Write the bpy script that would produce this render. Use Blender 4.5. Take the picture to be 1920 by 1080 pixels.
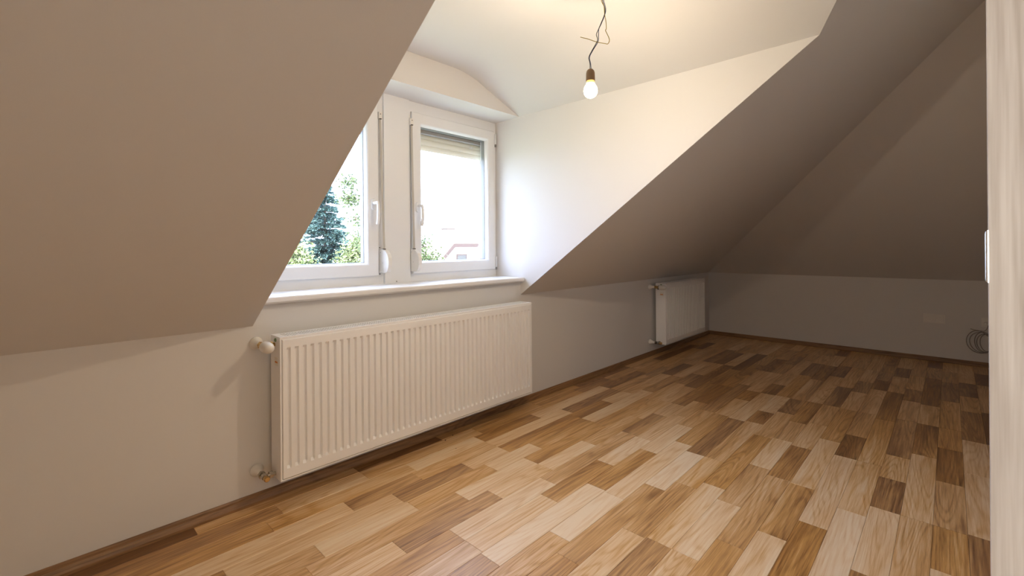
import bpy, bmesh, math, random
import numpy as np
from mathutils import Matrix, Vector
random.seed(11); rng = np.random.default_rng(11)
sc = bpy.context.scene
for o in list(bpy.data.objects): bpy.data.objects.remove(o, do_unlink=True)
COL = sc.collection

# ------------------------------------------------------------------ camera
cd = bpy.data.cameras.new('camera'); cam = bpy.data.objects.new('camera', cd); COL.objects.link(cam)
Fv = Vector((0.723746, 0.690066, 0.000435)); Rv = Vector((0.690048, -0.723722, -0.007712)); Uv = Rv.cross(Fv)
M = Matrix((Rv, Uv, -Fv)).transposed().to_4x4(); M.translation = (0.0, -2.1854, 1.0977)
cam.matrix_world = M
cd.sensor_width = 36.0; cd.lens = 16.157; cd.shift_y = -0.04007; cd.clip_start = 0.02; cd.clip_end = 500
sc.camera = cam

# ------------------------------------------------------------------ light
sc.view_settings.view_transform = 'Standard'; sc.view_settings.look = 'None'
sc.view_settings.gamma = 1.0; sc.view_settings.use_curve_mapping = False
sc.view_settings.exposure = 0.0
sc.cycles.use_denoising = True
sc.cycles.diffuse_bounces = 8; sc.cycles.max_bounces = 14; sc.cycles.transparent_max_bounces = 12
sc.cycles.sample_clamp_indirect = 8.0
wd = bpy.data.worlds.new('overcast_sky'); sc.world = wd; wd.use_nodes = True
bg = wd.node_tree.nodes['Background']
bg.inputs[0].default_value = (0.655, 0.785, 1.11, 1); bg.inputs[1].default_value = 12.4
def lamp(name, kind, loc, energy, color, **kw):
    l = bpy.data.lights.new(name, kind); l.energy = energy; l.color = color
    for k, v in kw.items(): setattr(l, k, v)
    o = bpy.data.objects.new(name, l); COL.objects.link(o); o.location = loc
    return o
sun = lamp('sun', 'SUN', (0, -8, 20), 25.0, (1.0, 0.97, 0.92), angle=0.01)
sun.rotation_euler = (math.radians(40), 0, math.radians(-25))       # high behind the house
BULB = Vector((1.525, -1.165, 1.709))
hall = lamp('hall_fill_light', 'AREA', (0.2, -3.5, 2.38), 17.0, (1.0, 0.61, 0.20), shape='RECTANGLE', size=1.4, size_y=1.0)  # unseen warm fill light added behind the camera
side = lamp('hall_side_fill', 'AREA', (-1.6, -3.4, 1.5), 52.0, (0.86, 0.83, 0.78), shape='RECTANGLE', size=1.1, size_y=1.1)  # unseen panel added to brighten the door jamb and far floor; no window here
side.rotation_euler = (0, math.radians(-90), 0)                      # faces +x
for nm, xc, wx in (('window_portal', 1.05, 0.78), ('window_portal', 2.0, 0.76)):
    p = lamp(nm, 'AREA', (xc, 0.40, 1.45), 1.0, (1, 1, 1), shape='RECTANGLE', size=wx, size_y=1.12)
    p.rotation_euler = (math.radians(-90), 0, 0); p.data.cycles.is_portal = True

# ------------------------------------------------------------------ materials
def mat(name, color, rough=0.5, metal=0.0, spec=0.5, noise=0.0, nscale=40.0, bump=0.0, bscale=200.0, emit=None, estr=0.0):
    m = bpy.data.materials.new(name); m.use_nodes = True
    nt = m.node_tree; b = nt.nodes['Principled BSDF']
    b.inputs['Roughness'].default_value = rough; b.inputs['Metallic'].default_value = metal
    b.inputs['Specular IOR Level'].default_value = spec
    b.inputs['Base Color'].default_value = (*color, 1)
    g = nt.nodes.new('ShaderNodeNewGeometry')
    if noise:
        n = nt.nodes.new('ShaderNodeTexNoise'); n.inputs['Scale'].default_value = nscale; n.inputs['Detail'].default_value = 4
        nt.links.new(g.outputs['Position'], n.inputs['Vector'])
        r = nt.nodes.new('ShaderNodeMapRange'); r.inputs[3].default_value = 1 - noise; r.inputs[4].default_value = 1 + noise
        nt.links.new(n.outputs[0], r.inputs[0])
        v = nt.nodes.new('ShaderNodeVectorMath'); v.operation = 'SCALE'; v.inputs[0].default_value = color
        nt.links.new(r.outputs[0], v.inputs['Scale']); nt.links.new(v.outputs[0], b.inputs['Base Color'])
    if bump:
        n = nt.nodes.new('ShaderNodeTexNoise'); n.inputs['Scale'].default_value = bscale; n.inputs['Detail'].default_value = 3
        nt.links.new(g.outputs['Position'], n.inputs['Vector'])
        bp = nt.nodes.new('ShaderNodeBump'); bp.inputs['Strength'].default_value = bump; bp.inputs['Distance'].default_value = 0.001
        nt.links.new(n.outputs[0], bp.inputs['Height']); nt.links.new(bp.outputs[0], b.inputs['Normal'])
    if emit:
        b.inputs['Emission Color'].default_value = (*emit, 1); b.inputs['Emission Strength'].default_value = estr
    return m

def wood(name, axis, dark, light, freq=1.0, rough=0.4, plank=False, contrast=0.3):
    """grain along one world axis; plank=True takes the tone and offset of each board from its object colour"""
    m = bpy.data.materials.new(name); m.use_nodes = True; nt = m.node_tree; N = nt.nodes.new; L = nt.links.new
    b = nt.nodes['Principled BSDF']; b.inputs['Specular IOR Level'].default_value = 0.85 if plank else 0.5
    g = N('ShaderNodeNewGeometry'); pos = g.outputs['Position']
    if plank:
        oi = N('ShaderNodeObjectInfo'); sp = N('ShaderNodeSeparateColor'); L(oi.outputs['Color'], sp.inputs[0])
        cx = N('ShaderNodeCombineXYZ')
        for i, k in ((1, 0), (2, 1), (1, 2)):
            mm = N('ShaderNodeMath'); mm.operation = 'MULTIPLY'; mm.inputs[1].default_value = (37.0, 53.0, 29.0)[k]
            L(sp.outputs[i], mm.inputs[0]); L(mm.outputs[0], cx.inputs[k])
        ad = N('ShaderNodeVectorMath'); ad.operation = 'ADD'; L(pos, ad.inputs[0]); L(cx.outputs[0], ad.inputs[1]); pos = ad.outputs[0]
    def stretched(al, ac):
        s = [ac * freq] * 3; s[axis] = al * freq
        v = N('ShaderNodeVectorMath'); v.operation = 'MULTIPLY'; v.inputs[1].default_value = s; L(pos, v.inputs[0]); return v.outputs[0]
    def noise(vec, det=2.0, rgh=0.5, dist=0.0):
        n = N('ShaderNodeTexNoise'); n.inputs['Scale'].default_value = 1.0; n.inputs['Detail'].default_value = det
        n.inputs['Roughness'].default_value = rgh; n.inputs['Distortion'].default_value = dist; L(vec, n.inputs['Vector']); return n.outputs[0]
    def mth(op, a, c=None):
        n = N('ShaderNodeMath'); n.operation = op
        if isinstance(a, (int, float)): n.inputs[0].default_value = a
        else: L(a, n.inputs[0])
        if c is not None:
            if isinstance(c, (int, float)): n.inputs[1].default_value = c
            else: L(c, n.inputs[1])
        return n.outputs[0]
    broad = noise(stretched(1.1, 9.0), 2.0, 0.45)
    rings = mth('SINE', mth('MULTIPLY', noise(stretched(0.75, 8.0), 1.0, 0.4, 0.4), 110.0))
    rings = mth('SUBTRACT', mth('POWER', mth('ADD', mth('MULTIPLY', rings, 0.5), 0.5), 3.0), 0.3)       # thin dark growth lines
    fine = noise(stretched(4.0, 110.0), 3.0, 0.6)
    pores = noise(stretched(14.0, 420.0), 2.0, 0.5)
    s = mth('ADD', mth('MULTIPLY', mth('SUBTRACT', broad, 0.5), 1.5), mth('MULTIPLY', rings, -0.30))
    s = mth('ADD', s, mth('MULTIPLY', mth('SUBTRACT', fine, 0.5), 1.6))
    s = mth('ADD', s, mth('MULTIPLY', mth('SUBTRACT', pores, 0.5), 0.7))
    s = mth('MULTIPLY', s, contrast)
    ramp = N('ShaderNodeValToRGB'); els = ramp.color_ramp.elements
    if plank:
        els[0].position = 0.0; els[0].color = (*dark[0], 1); els[1].position = 1.0; els[1].color = (*light, 1)
        for p_, c_ in dark[1:]:
            e = els.new(p_); e.color = (*c_, 1)
        L(mth('ADD', sp.outputs[0], mth('MULTIPLY', s, 0.55)), ramp.inputs[0])
    else:
        els[0].color = (*dark, 1); els[1].color = (*light, 1)
        L(mth('ADD', 0.5, s), ramp.inputs[0])
    if plank:
        hs = N('ShaderNodeHueSaturation'); mr = N('ShaderNodeMapRange'); L(sp.outputs[2], mr.inputs[0]); mr.inputs[3].default_value = 0.93; mr.inputs[4].default_value = 1.05
        L(mr.outputs[0], hs.inputs['Saturation']); L(ramp.outputs[0], hs.inputs['Color']); L(hs.outputs[0], b.inputs['Base Color'])
    else: L(ramp.outputs[0], b.inputs['Base Color'])
    rr = mth('ADD', rough, mth('MULTIPLY', mth('SUBTRACT', fine, 0.5), 0.15)); L(rr, b.inputs['Roughness'])
    bp = N('ShaderNodeBump'); bp.inputs['Strength'].default_value = 0.12; bp.inputs['Distance'].default_value = 0.0006
    L(mth('ADD', fine, pores), bp.inputs['Height']); L(bp.outputs[0], b.inputs['Normal'])
    return m

PAINT = (0.70, 0.688, 0.672)
m_wall = mat('wall_paint', PAINT, 0.85, bump=0.12, bscale=260, spec=0.3)
m_ceil = mat('shaded_ceiling_paint', (0.65, 0.638, 0.622), 0.88, bump=0.12, bscale=260, spec=0.3)  # same paint as the walls, darkened to put the slopes' shade into the colour
m_pvc = mat('white_window_plastic', (0.78, 0.79, 0.80), 0.32)
m_sill = mat('white_sill_laminate', (0.80, 0.80, 0.80), 0.3)
m_rad = mat('radiator_enamel', (0.88, 0.88, 0.88), 0.35)
m_radin = mat('radiator_inside', (0.42, 0.41, 0.40), 0.6)
m_plast = mat('white_plastic', (0.78, 0.76, 0.72), 0.35)
m_grey = mat('grey_plastic', (0.25, 0.25, 0.25), 0.5)
m_black = mat('dark_rubber', (0.02, 0.02, 0.022), 0.6)
m_brass = mat('brass', (0.62, 0.42, 0.18), 0.25, 1.0)
m_nick = mat('nickel', (0.50, 0.46, 0.40), 0.25, 1.0)
m_steel = mat('polished_steel', (0.78, 0.80, 0.83), 0.22, 1.0)
m_orange = mat('orange_print', (0.75, 0.27, 0.03), 0.6)
m_label = mat('sticker_paper', (0.80, 0.78, 0.72), 0.6)
m_green = mat('green_plastic', (0.16, 0.25, 0.14), 0.5)
m_strap = mat('woven_strap', (0.48, 0.46, 0.42), 0.9, noise=0.1, nscale=500)
m_dark = mat('subfloor', (0.05, 0.04, 0.03), 0.9)
m_floor = wood('laminate_boards', 0, [(0.17, 0.075, 0.026), (0.22, (0.32, 0.160, 0.056)), (0.5, (0.60, 0.345, 0.130)), (0.75, (0.77, 0.545, 0.320))], (0.86, 0.69, 0.49), 1.0, 0.36, True, 0.85)
m_base_x = wood('walnut_skirting', 0, (0.12, 0.060, 0.026), (0.36, 0.20, 0.09), 1.0, 0.4, False, 0.8)
m_base_y = wood('walnut_skirting_across', 1, (0.12, 0.060, 0.026), (0.36, 0.20, 0.09), 1.0, 0.4, False, 0.8)
m_door = wood('pale_door_veneer', 2, (0.42, 0.39, 0.37), (0.64, 0.63, 0.63), 0.8, 0.5, False, 0.9)
m_shut = mat('ivory_shutter_slat', (0.78, 0.73, 0.64), 0.5)
_n = m_shut.node_tree; _p = _n.nodes['Principled BSDF']; _tl = _n.nodes.new('ShaderNodeBsdfTranslucent'); _tl.inputs[0].default_value = (0.75, 0.68, 0.58, 1)
_mx = _n.nodes.new('ShaderNodeMixShader'); _mx.inputs[0].default_value = 0.25; _n.links.new(_p.outputs[0], _mx.inputs[1]); _n.links.new(_tl.outputs[0], _mx.inputs[2])
_n.links.new(_mx.outputs[0], _n.nodes['Material Output'].inputs[0])
m_shbox = mat('taupe_shutter_box', (0.30, 0.27, 0.25), 0.6)
m_alu = mat('white_outer_ledge', (0.72, 0.72, 0.70), 0.4)
m_blue = mat('blue_insulation', (0.008, 0.03, 0.11), 0.4)
m_brownw = mat('dark_insulation', (0.022, 0.018, 0.014), 0.4)
m_earth = mat('yellow_green_insulation', (0.32, 0.24, 0.04), 0.4)
m_hold = mat('brown_lamp_holder', (0.20, 0.12, 0.06), 0.4, noise=0.15, nscale=300)
m_fil = mat('glowing_filament', (1, 1, 1), 0.5, emit=(1.0, 0.81, 0.60), estr=9400.0)
m_bulb = bpy.data.materials.new('bulb_glass'); m_bulb.use_nodes = True         # glass with a faint inner glow
_n = m_bulb.node_tree; _n.nodes.remove(_n.nodes['Principled BSDF'])
_t = _n.nodes.new('ShaderNodeBsdfTransparent'); _t.inputs[0].default_value = (0.95, 0.93, 0.90, 1)
_e = _n.nodes.new('ShaderNodeEmission'); _e.inputs[0].default_value = (1.0, 0.84, 0.62, 1); _e.inputs[1].default_value = 5.0
_a = _n.nodes.new('ShaderNodeAddShader'); _n.links.new(_t.outputs[0], _a.inputs[0]); _n.links.new(_e.outputs[0], _a.inputs[1])
_n.links.new(_a.outputs[0], _n.nodes['Material Output'].inputs[0])
m_neck = mat('bulb_neck_glow', (0.9, 0.6, 0.25), 0.3, emit=(1.0, 0.55, 0.16), estr=1.4)
m_cable = mat('grey_cable', (0.26, 0.24, 0.22), 0.5)
m_grass = mat('grass_ground', (0.22, 0.24, 0.14), 0.9, noise=0.3, nscale=0.6)
m_spruce = mat('blue_spruce_needles', (0.052, 0.098, 0.088), 0.6, noise=0.85, nscale=6)
m_leaf = mat('pale_green_leaves', (0.070, 0.095, 0.030), 0.6, noise=0.4, nscale=5)
m_leaf2 = mat('yellow_green_leaves', (0.15, 0.18, 0.065), 0.6, noise=0.4, nscale=5)
m_bark = mat('bark', (0.12, 0.08, 0.05), 0.9, noise=0.4, nscale=12)
m_house = mat('white_render', (0.75, 0.72, 0.68), 0.9)
m_fascia = mat('reddish_fascia', (0.055, 0.032, 0.027), 0.8)
m_hshut = mat('house_shutter', (0.045, 0.044, 0.042), 0.7)
m_tile = mat('pale_roof_tiles', (0.5, 0.34, 0.26), 0.8, noise=0.2, nscale=8)
m_glass = bpy.data.materials.new('window_glass'); m_glass.use_nodes = True
_n = m_glass.node_tree; _n.nodes.remove(_n.nodes['Principled BSDF']); _o = _n.nodes['Material Output']
_t = _n.nodes.new('ShaderNodeBsdfTransparent'); _t.inputs[0].default_value = (0.975, 0.985, 0.985, 1)
_g = _n.nodes.new('ShaderNodeBsdfGlossy'); _g.inputs['Roughness'].default_value = 0.02
_f = _n.nodes.new('ShaderNodeFresnel'); _ge = _n.nodes.new('ShaderNodeNewGeometry'); _mr = _n.nodes.new('ShaderNodeMapRange')      # same reflectance from either side of the pane
_mr.inputs[3].default_value = 1.5; _mr.inputs[4].default_value = 1 / 1.5
_n.links.new(_ge.outputs['Backfacing'], _mr.inputs[0]); _n.links.new(_mr.outputs[0], _f.inputs[0])
_x = _n.nodes.new('ShaderNodeMixShader'); _n.links.new(_f.outputs[0], _x.inputs[0]); _n.links.new(_t.outputs[0], _x.inputs[1])
_n.links.new(_g.outputs[0], _x.inputs[2]); _n.links.new(_x.outputs[0], _o.inputs[0])

# ------------------------------------------------------------------ helpers
def link(name, me, material=None, parent=None, smooth=False):
    o = bpy.data.objects.new(name, me); COL.objects.link(o)
    if material and not me.materials: me.materials.append(material)
    if parent: o.parent = parent; o.matrix_parent_inverse = Matrix.Identity(4)
    if smooth:
        for p in me.polygons: p.use_smooth = True
    return o
def pyobj(name, vs, fs, material, parent=None, smooth=False):
    me = bpy.data.meshes.new(name); me.from_pydata([tuple(v) for v in vs], [], fs); me.update()
    return link(name, me, material, parent, smooth)
def bmobj(name, bm, material, parent=None, smooth=False, bevel=0.0, seg=2, angle=None):
    if bevel:
        es = [e for e in bm.edges if len(e.link_faces) == 2 and e.calc_face_angle(0) > 0.5]
        bmesh.ops.bevel(bm, geom=es, offset=bevel, segments=seg, affect='EDGES', profile=0.5, clamp_overlap=True)
    bmesh.ops.recalc_face_normals(bm, faces=bm.faces)
    me = bpy.data.meshes.new(name); bm.to_mesh(me); bm.free()
    o = link(name, me, material, parent, smooth)
    if smooth and angle: me.set_sharp_from_angle(angle=math.radians(angle))
    return o
def add_box(bm, x0, x1, y0, y1, z0, z1):
    vs = [bm.verts.new(p) for p in ((x0, y0, z0), (x1, y0, z0), (x1, y1, z0), (x0, y1, z0), (x0, y0, z1), (x1, y0, z1), (x1, y1, z1), (x0, y1, z1))]
    for f in ((0, 3, 2, 1), (4, 5, 6, 7), (0, 1, 5, 4), (1, 2, 6, 5), (2, 3, 7, 6), (3, 0, 4, 7)): bm.faces.new([vs[i] for i in f])
def box(name, material, parent, *b, bevel=0.0):
    bm = bmesh.new(); add_box(bm, *b); return bmobj(name, bm, material, parent, bevel=bevel)
def prism(bm, pts, off):
    """closed solid: planar polygon swept along a vector"""
    a = [bm.verts.new(p) for p in pts]; c = [bm.verts.new(Vector(p) + Vector(off)) for p in pts]; n = len(a)
    bm.faces.new(a); bm.faces.new(c[::-1])
    for i in range(n): bm.faces.new((a[i], a[(i + 1) % n], c[(i + 1) % n], c[i]))
def rings(bm, loops, closed=True, cap=False):
    R = [[bm.verts.new(p) for p in l] for l in loops]; n = len(R[0])
    for i in range(len(R) if closed else len(R) - 1):
        a, c = R[i], R[(i + 1) % len(R)]
        for j in range(n): bm.faces.new((a[j], a[(j + 1) % n], c[(j + 1) % n], c[j]))
    if cap and not closed: bm.faces.new(R[0][::-1]); bm.faces.new(R[-1])
def rect(r, y): return [(r[0], y, r[2]), (r[1], y, r[2]), (r[1], y, r[3]), (r[0], y, r[3])]
def inset(r, d): return (r[0] + d, r[1] - d, r[2] + d, r[3] - d)
def lathe(bm, prof, origin, axis, n=24):
    """prof: (distance along the axis, radius)"""
    ax = Vector(axis).normalized(); u = ax.orthogonal().normalized(); w = ax.cross(u); O = Vector(origin)
    loops = [[O + ax * d + (u * math.cos(2 * math.pi * i / n) + w * math.sin(2 * math.pi * i / n)) * max(r, 1e-5) for i in range(n)] for d, r in prof]
    rings(bm, loops, closed=False, cap=True)
def tube(bm, pts, r, n=8, taper=None):
    pts = [Vector(p) for p in pts]; prev = None; loops = []
    for i, p in enumerate(pts):
        t = (pts[min(i + 1, len(pts) - 1)] - pts[max(i - 1, 0)]).normalized()
        u = (prev - t * prev.dot(t)).normalized() if prev is not None else t.orthogonal().normalized()
        prev = u; w = t.cross(u); q = r if taper is None else r * taper[i]
        loops.append([p + (u * math.cos(2 * math.pi * k / n) + w * math.sin(2 * math.pi * k / n)) * q for k in range(n)])
    rings(bm, loops, closed=False, cap=True)
def spline(pts, k=6):
    P = [Vector(p) for p in pts]; P = [P[0] * 2 - P[1]] + P + [P[-1] * 2 - P[-2]]; out = []
    for i in range(1, len(P) - 2):
        for j in range(k):
            t = j / k; a, b_, c, d = P[i - 1:i + 3]
            out.append(0.5 * (2 * b_ + (c - a) * t + (2 * a - 5 * b_ + 4 * c - d) * t * t + (3 * b_ - a - 3 * c + d) * t ** 3))
    out.append(P[-2]); return out
def empty(name, loc=(0, 0, 0)):
    o = bpy.data.objects.new(name, None); COL.objects.link(o); o.location = loc; o.empty_display_size = 0.1; return o
def tag(o, label, cat, group=None, kind=None):
    o['label'] = label; o['category'] = cat
    if group: o['group'] = group
    if kind: o['kind'] = kind
    return o
def S(o, label, cat): return tag(o, label, cat, kind='structure')
def rebase(root, loc):
    """put the thing's origin at its base without moving its parts"""
    root.location = loc; L = Vector(loc)
    for ch in root.children: ch.location = ch.location - L

PLANKS = {
 -4: ([-0.72,-0.1,0.56,1.22,1.88,2.54,3.2,3.86,4.52,5.18,5.84],[4.5,4,5,5.5,3.5,3.5,5,3.5,4.5,5]),
 -3: ([-0.72,-0.1,0.56,1.22,1.88,2.54,3.2,3.86,4.52,5.18,5.84],[3.5,5,4,3.5,3.5,5,5,3.5,4,3.5]),
 -2: ([-0.72,-0.36,0.3,0.96,1.62,2.28,2.94,3.6,4.26,5.07,5.5,5.84],[5,5,3.5,5,3.5,4,5.5,1.0,4.0,1.0,3.4]),
 -1: ([-0.72,-0.2,0.46,1.12,1.78,2.44,3.09,3.6,4.22,4.63,5.07,5.84],[5.5,5,3.5,5,2.8,6.4,5.2,2.2,4.6,1.6,5]),
 0: ([-0.72,-0.3,0.12,0.78,1.44,2.1,2.43,2.9,3.38,3.75,4.41,5.0,5.42,5.84],[3.5,4,3.5,5,7.0,3.4,4.0,1.9,4.6,4,1.6,4.0,4.5]),
 1: ([-0.72,-0.21,0.45,1.11,1.77,2.43,3.19,3.75,4.21,5.07,5.51,5.84],[5,4,5,3.5,5.2,6.1,2.5,4.9,1.6,4.0,1.0]),
 2: ([-0.72,-0.07,0.59,1.25,1.91,2.43,2.77,3.09,3.76,4.24,4.59,5.07,5.84],[4.5,5,5.5,2.2,6.7,1.6,5.2,2.2,4.6,2.2,4.6,4]),
 3: ([-0.72,-0.32,0.34,1.0,1.66,2.32,2.9,3.68,4.41,4.95,5.32,5.84],[5,5,5.5,4,7.6,4.9,4.9,2.2,4.6,1.6,4.5]),
 4: ([-0.72,-0.3,0.13,0.79,1.45,2.11,2.9,3.26,3.75,4.41,4.73,5.07,5.84],[3.5,5,5.5,3.5,2.8,6.4,1.6,4.6,5,1.6,3.4,3.5]),
 5: ([-0.72,-0.05,0.61,1.27,1.93,2.42,3.09,3.75,4.24,4.6,5.07,5.84],[4,5,5.5,7.0,3.7,6.7,3.4,4.6,2.2,4.6,5]),
 6: ([-0.72,-0.21,0.45,1.11,1.77,2.43,2.88,3.32,3.76,4.32,5.07,5.84],[4.5,5,5,5,4.6,4.0,6.4,4.6,1.9,4.6,4.5]),
 7: ([-0.72,-0.38,0.28,0.94,1.6,2.05,2.49,2.92,3.27,3.76,4.12,4.62,5.07,5.84],[5.5,4,3.5,5.8,6.4,4.0,6.7,4.6,2.2,5.2,4.6,1.0,5]),
 8: ([-0.72,-0.38,0.28,0.94,1.6,2.15,2.9,3.4,3.75,4.41,5.0,5.5,5.84],[4.5,5,5,3.4,6.7,4.0,6.1,2.2,4.5,1.6,4.6,1.6]),
 9: ([-0.72,-0.39,0.27,0.93,1.59,2.07,2.42,3.09,3.34,3.76,4.49,5.02,5.43,5.84],[4.5,5,3.5,7.0,4.0,4.6,5.2,2.8,6.1,4.0,1.6,4.6,3.5]),
 10: ([-0.72,-0.02,0.64,1.3,1.96,2.42,3.07,3.75,4.06,4.41,5.07,5.84],[5,5,4,4.0,7.9,3.1,6.1,1.6,4.6,4.5,4]),
 11: ([-0.72,0.06,0.72,1.38,1.77,2.5,3.09,3.49,3.75,4.41,4.82,5.23,5.84],[5,3.5,4.6,8.5,7.0,4.0,5.8,2.2,5.5,3.5,2.2,3.4]),
 12: ([-0.72,-0.21,0.45,1.11,1.78,2.28,2.75,3.1,3.88,4.41,4.97,5.48,5.84],[4.5,4.5,2.8,7.3,3.7,7.6,5.8,2.2,5.2,1.6,4.0,5.5]),
 13: ([-0.72,-0.2,0.46,1.12,1.56,2.01,2.41,2.89,3.24,3.75,4.19,4.63,5.07,5.84],[5,5,5.8,7.0,4.0,6.7,5.2,5.8,2.2,3.5,2.8,4.6,3.5]),
 14: ([-0.72,-0.2,0.46,1.12,1.67,2.42,2.82,3.09,3.73,4.29,5.07,5.84],[4.5,5,4.0,7.0,4.6,2.5,5.8,2.2,4.0,0.4,5.5]),
 15: ([-0.72,-0.39,0.27,0.93,1.42,1.77,2.15,2.68,3.09,3.53,4.41,5.07,5.84],[3.5,5.5,7.0,2.8,5.8,7.6,4.6,6.4,5.8,1.6,5.5,4.5]),
 16: ([-0.72,-0.01,0.65,1.31,1.77,2.41,3.06,3.57,3.93,4.41,4.99,5.48,5.84],[5.5,5,4.6,7.3,4.0,4.6,5.2,2.2,5.2,0.4,4.0,4.5]),
 17: ([-0.72,0.06,0.72,1.12,1.58,1.92,2.43,3.22,3.75,4.41,5.07,5.84],[5,4.6,7.0,5.2,7.0,4.0,6.4,2.8,5.2,1.0,5.5]),
 18: ([-0.72,-0.21,0.45,1.11,1.51,1.77,2.43,2.81,3.09,3.75,4.21,5.07,5.84],[4.5,3.4,6.1,2.5,5.8,3.5,2.8,5.8,5,1.6,4.0,4.5]),
 19: ([-0.72,-0.39,0.27,0.93,1.28,1.77,2.47,3.09,3.61,3.98,4.41,5.07,5.84],[3.5,5,7.0,3.4,5.2,6.4,3.4,3.5,3.4,4.6,4,4.5]),
 20: ([-0.72,-0.01,0.65,1.31,1.77,2.26,3.09,3.68,4.41,4.91,5.3,5.84],[5.5,4,5.2,7.3,2.5,5.8,1.0,4.0,4.0,1.0,5]),
 21: ([-0.72,0.06,0.72,1.11,1.84,2.43,2.87,3.3,3.75,4.18,5.07,5.84],[5,3.4,5.5,5.5,3.4,3.5,2.2,4.0,4.0,1.0,4]),
 22: ([-0.72,-0.22,0.44,1.11,1.62,2.43,2.96,3.75,4.41,5.07,5.84],[5,0.4,5.2,1.0,5.2,4.0,1.6,5,5,4.5]),
}

# ------------------------------------------------------------------ room shell
X1, XL, XD, K, T, ZL, ZC = 5.842, 0.663, 2.376, 0.7646, 0.7013, 2.012, 2.197
XW, YB = -0.75, -2.60
SZ, SB = 0.888, 0.855            # sill top and underside
YO = 0.42                        # outer face of the dormer front
def yend(z): return -(z - K) / T
def slz(y): return K - T * y

floor = box('floor', m_dark, None, XW, X1 + 0.1, YB - 0.1, 0.0, -0.15, -0.009)
S(floor, 'laminate floor of mixed light and dark oak boards running towards the far wall', 'floor')
bm = bmesh.new()
add_box(bm, XW - 0.2, XL, 0, 0.3, -0.1, K); add_box(bm, XL, XD, 0, 0.3, -0.1, SB); add_box(bm, XD, X1 + 0.2, 0, 0.3, -0.1, K)
S(bmobj('wall_front', bm, m_wall), 'low white knee wall under the window with the radiators on it', 'wall')
bm = bmesh.new(); ca, cb, cc, ce = -2.140, -2.005, 0.366, 0.430              # flush box behind the double socket
add_box(bm, X1, X1 + 0.2, YB - 0.2, ca, -0.1, K + 0.01); add_box(bm, X1, X1 + 0.2, cb, 0.3, -0.1, K + 0.01)
add_box(bm, X1, X1 + 0.2, ca, cb, -0.1, cc); add_box(bm, X1, X1 + 0.2, ca, cb, ce, K + 0.01); add_box(bm, X1 + 0.045, X1 + 0.2, ca, cb, cc, ce)
S(bmobj('wall_right', bm, m_wall), 'low white end wall with the sockets at the far end of the room', 'wall')
S(box('wall_left', m_wall, None, XW - 0.2, XW, YB - 0.2, 0.3, -0.1, 2.75), 'white side wall left of the frame behind the near slope', 'wall')
bm = bmesh.new()
add_box(bm, XW, -0.137, -2.43, -2.232, -0.1, 2.75); add_box(bm, 0.767, 1.1, -2.43, -2.232, -0.1, 2.75); add_box(bm, -0.137, 0.767, -2.43, -2.232, 2.017, 2.75)
add_box(bm, 1.0, 1.1, YB - 0.1, -2.43, -0.1, 2.75); add_box(bm, 1.1, X1 + 0.1, YB - 0.1, YB, -0.1, 2.75)
S(bmobj('wall_back', bm, m_wall), 'white wall with the doorway the room is seen from', 'wall')

# ceiling: roof slope with the dormer cut out, hip slope, dormer ceiling
def dormer_profile():
    half = (XD - XL) / 2; xc = (XD + XL) / 2; c = 0.38; blend = 0.11; sl = (ZC - ZL) / (half - c)
    out = []
    for i in range(-24, 25):
        d = abs(i) / 24 * half
        if d < c - blend: z = ZC
        elif d < c + blend: z = ZC - sl * (d - c + blend) ** 2 / (4 * blend)
        else: z = ZC - sl * (d - c)
        out.append((xc + i / 24 * half, z))
    return out
PROF = dormer_profile()
ceiling = S(empty('ceiling'), 'white plastered attic ceiling of roof slopes and a dormer vault', 'ceiling')
nrm = Vector((0, T, 1)).normalized() * 0.03
bm = bmesh.new()
top = -2.68; hx = X1 - 0.9952 * (-top)
poly = [(XW - 0.1, 0.03), (XL - 0.002, 0.03), (XL - 0.002, yend(ZL))] + [(x, yend(z)) for x, z in PROF] + [(XD + 0.002, yend(ZL)), (XD + 0.002, 0.03), (X1 + 0.03, 0.03), (hx, top), (XW - 0.1, top)]
prism(bm, [(x, y, slz(y)) for x, y in poly], nrm)
bmobj('slope', bm, m_ceil, ceiling)
bm = bmesh.new(); th = T / 0.9952
prism(bm, [(X1 + 0.03, 0.03, slz(0.03)), (hx, top, slz(top)), (X1 + 0.03, top, slz(0.03))], Vector((th, 0, 1)).normalized() * 0.03)
bmobj('hip_slope', bm, m_ceil, ceiling)
bm = bmesh.new(); vs = []
for x, z in PROF: vs.append((bm.verts.new((x, 0.05, z)), bm.verts.new((x, yend(z) + 0.0005, z)), bm.verts.new((x, 0.05, z + 0.03)), bm.verts.new((x, yend(z) - 0.01, z + 0.03))))
for a, c in zip(vs, vs[1:]):
    bm.faces.new((a[0], a[1], c[1], c[0])); bm.faces.new((a[2], c[2], c[3], a[3])); bm.faces.new((a[0], c[0], c[2], a[2])); bm.faces.new((a[1], a[3], c[3], c[1]))
dc = bmobj('dormer_ceiling', bm, m_ceil, ceiling, smooth=True, angle=40)
bm = bmesh.new(); add_box(bm, XW - 0.1, X1 + 0.2, YB - 0.25, YB + 0.02, 2.62, 2.66); bmobj('ridge_panel', bm, m_ceil, ceiling)
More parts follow.
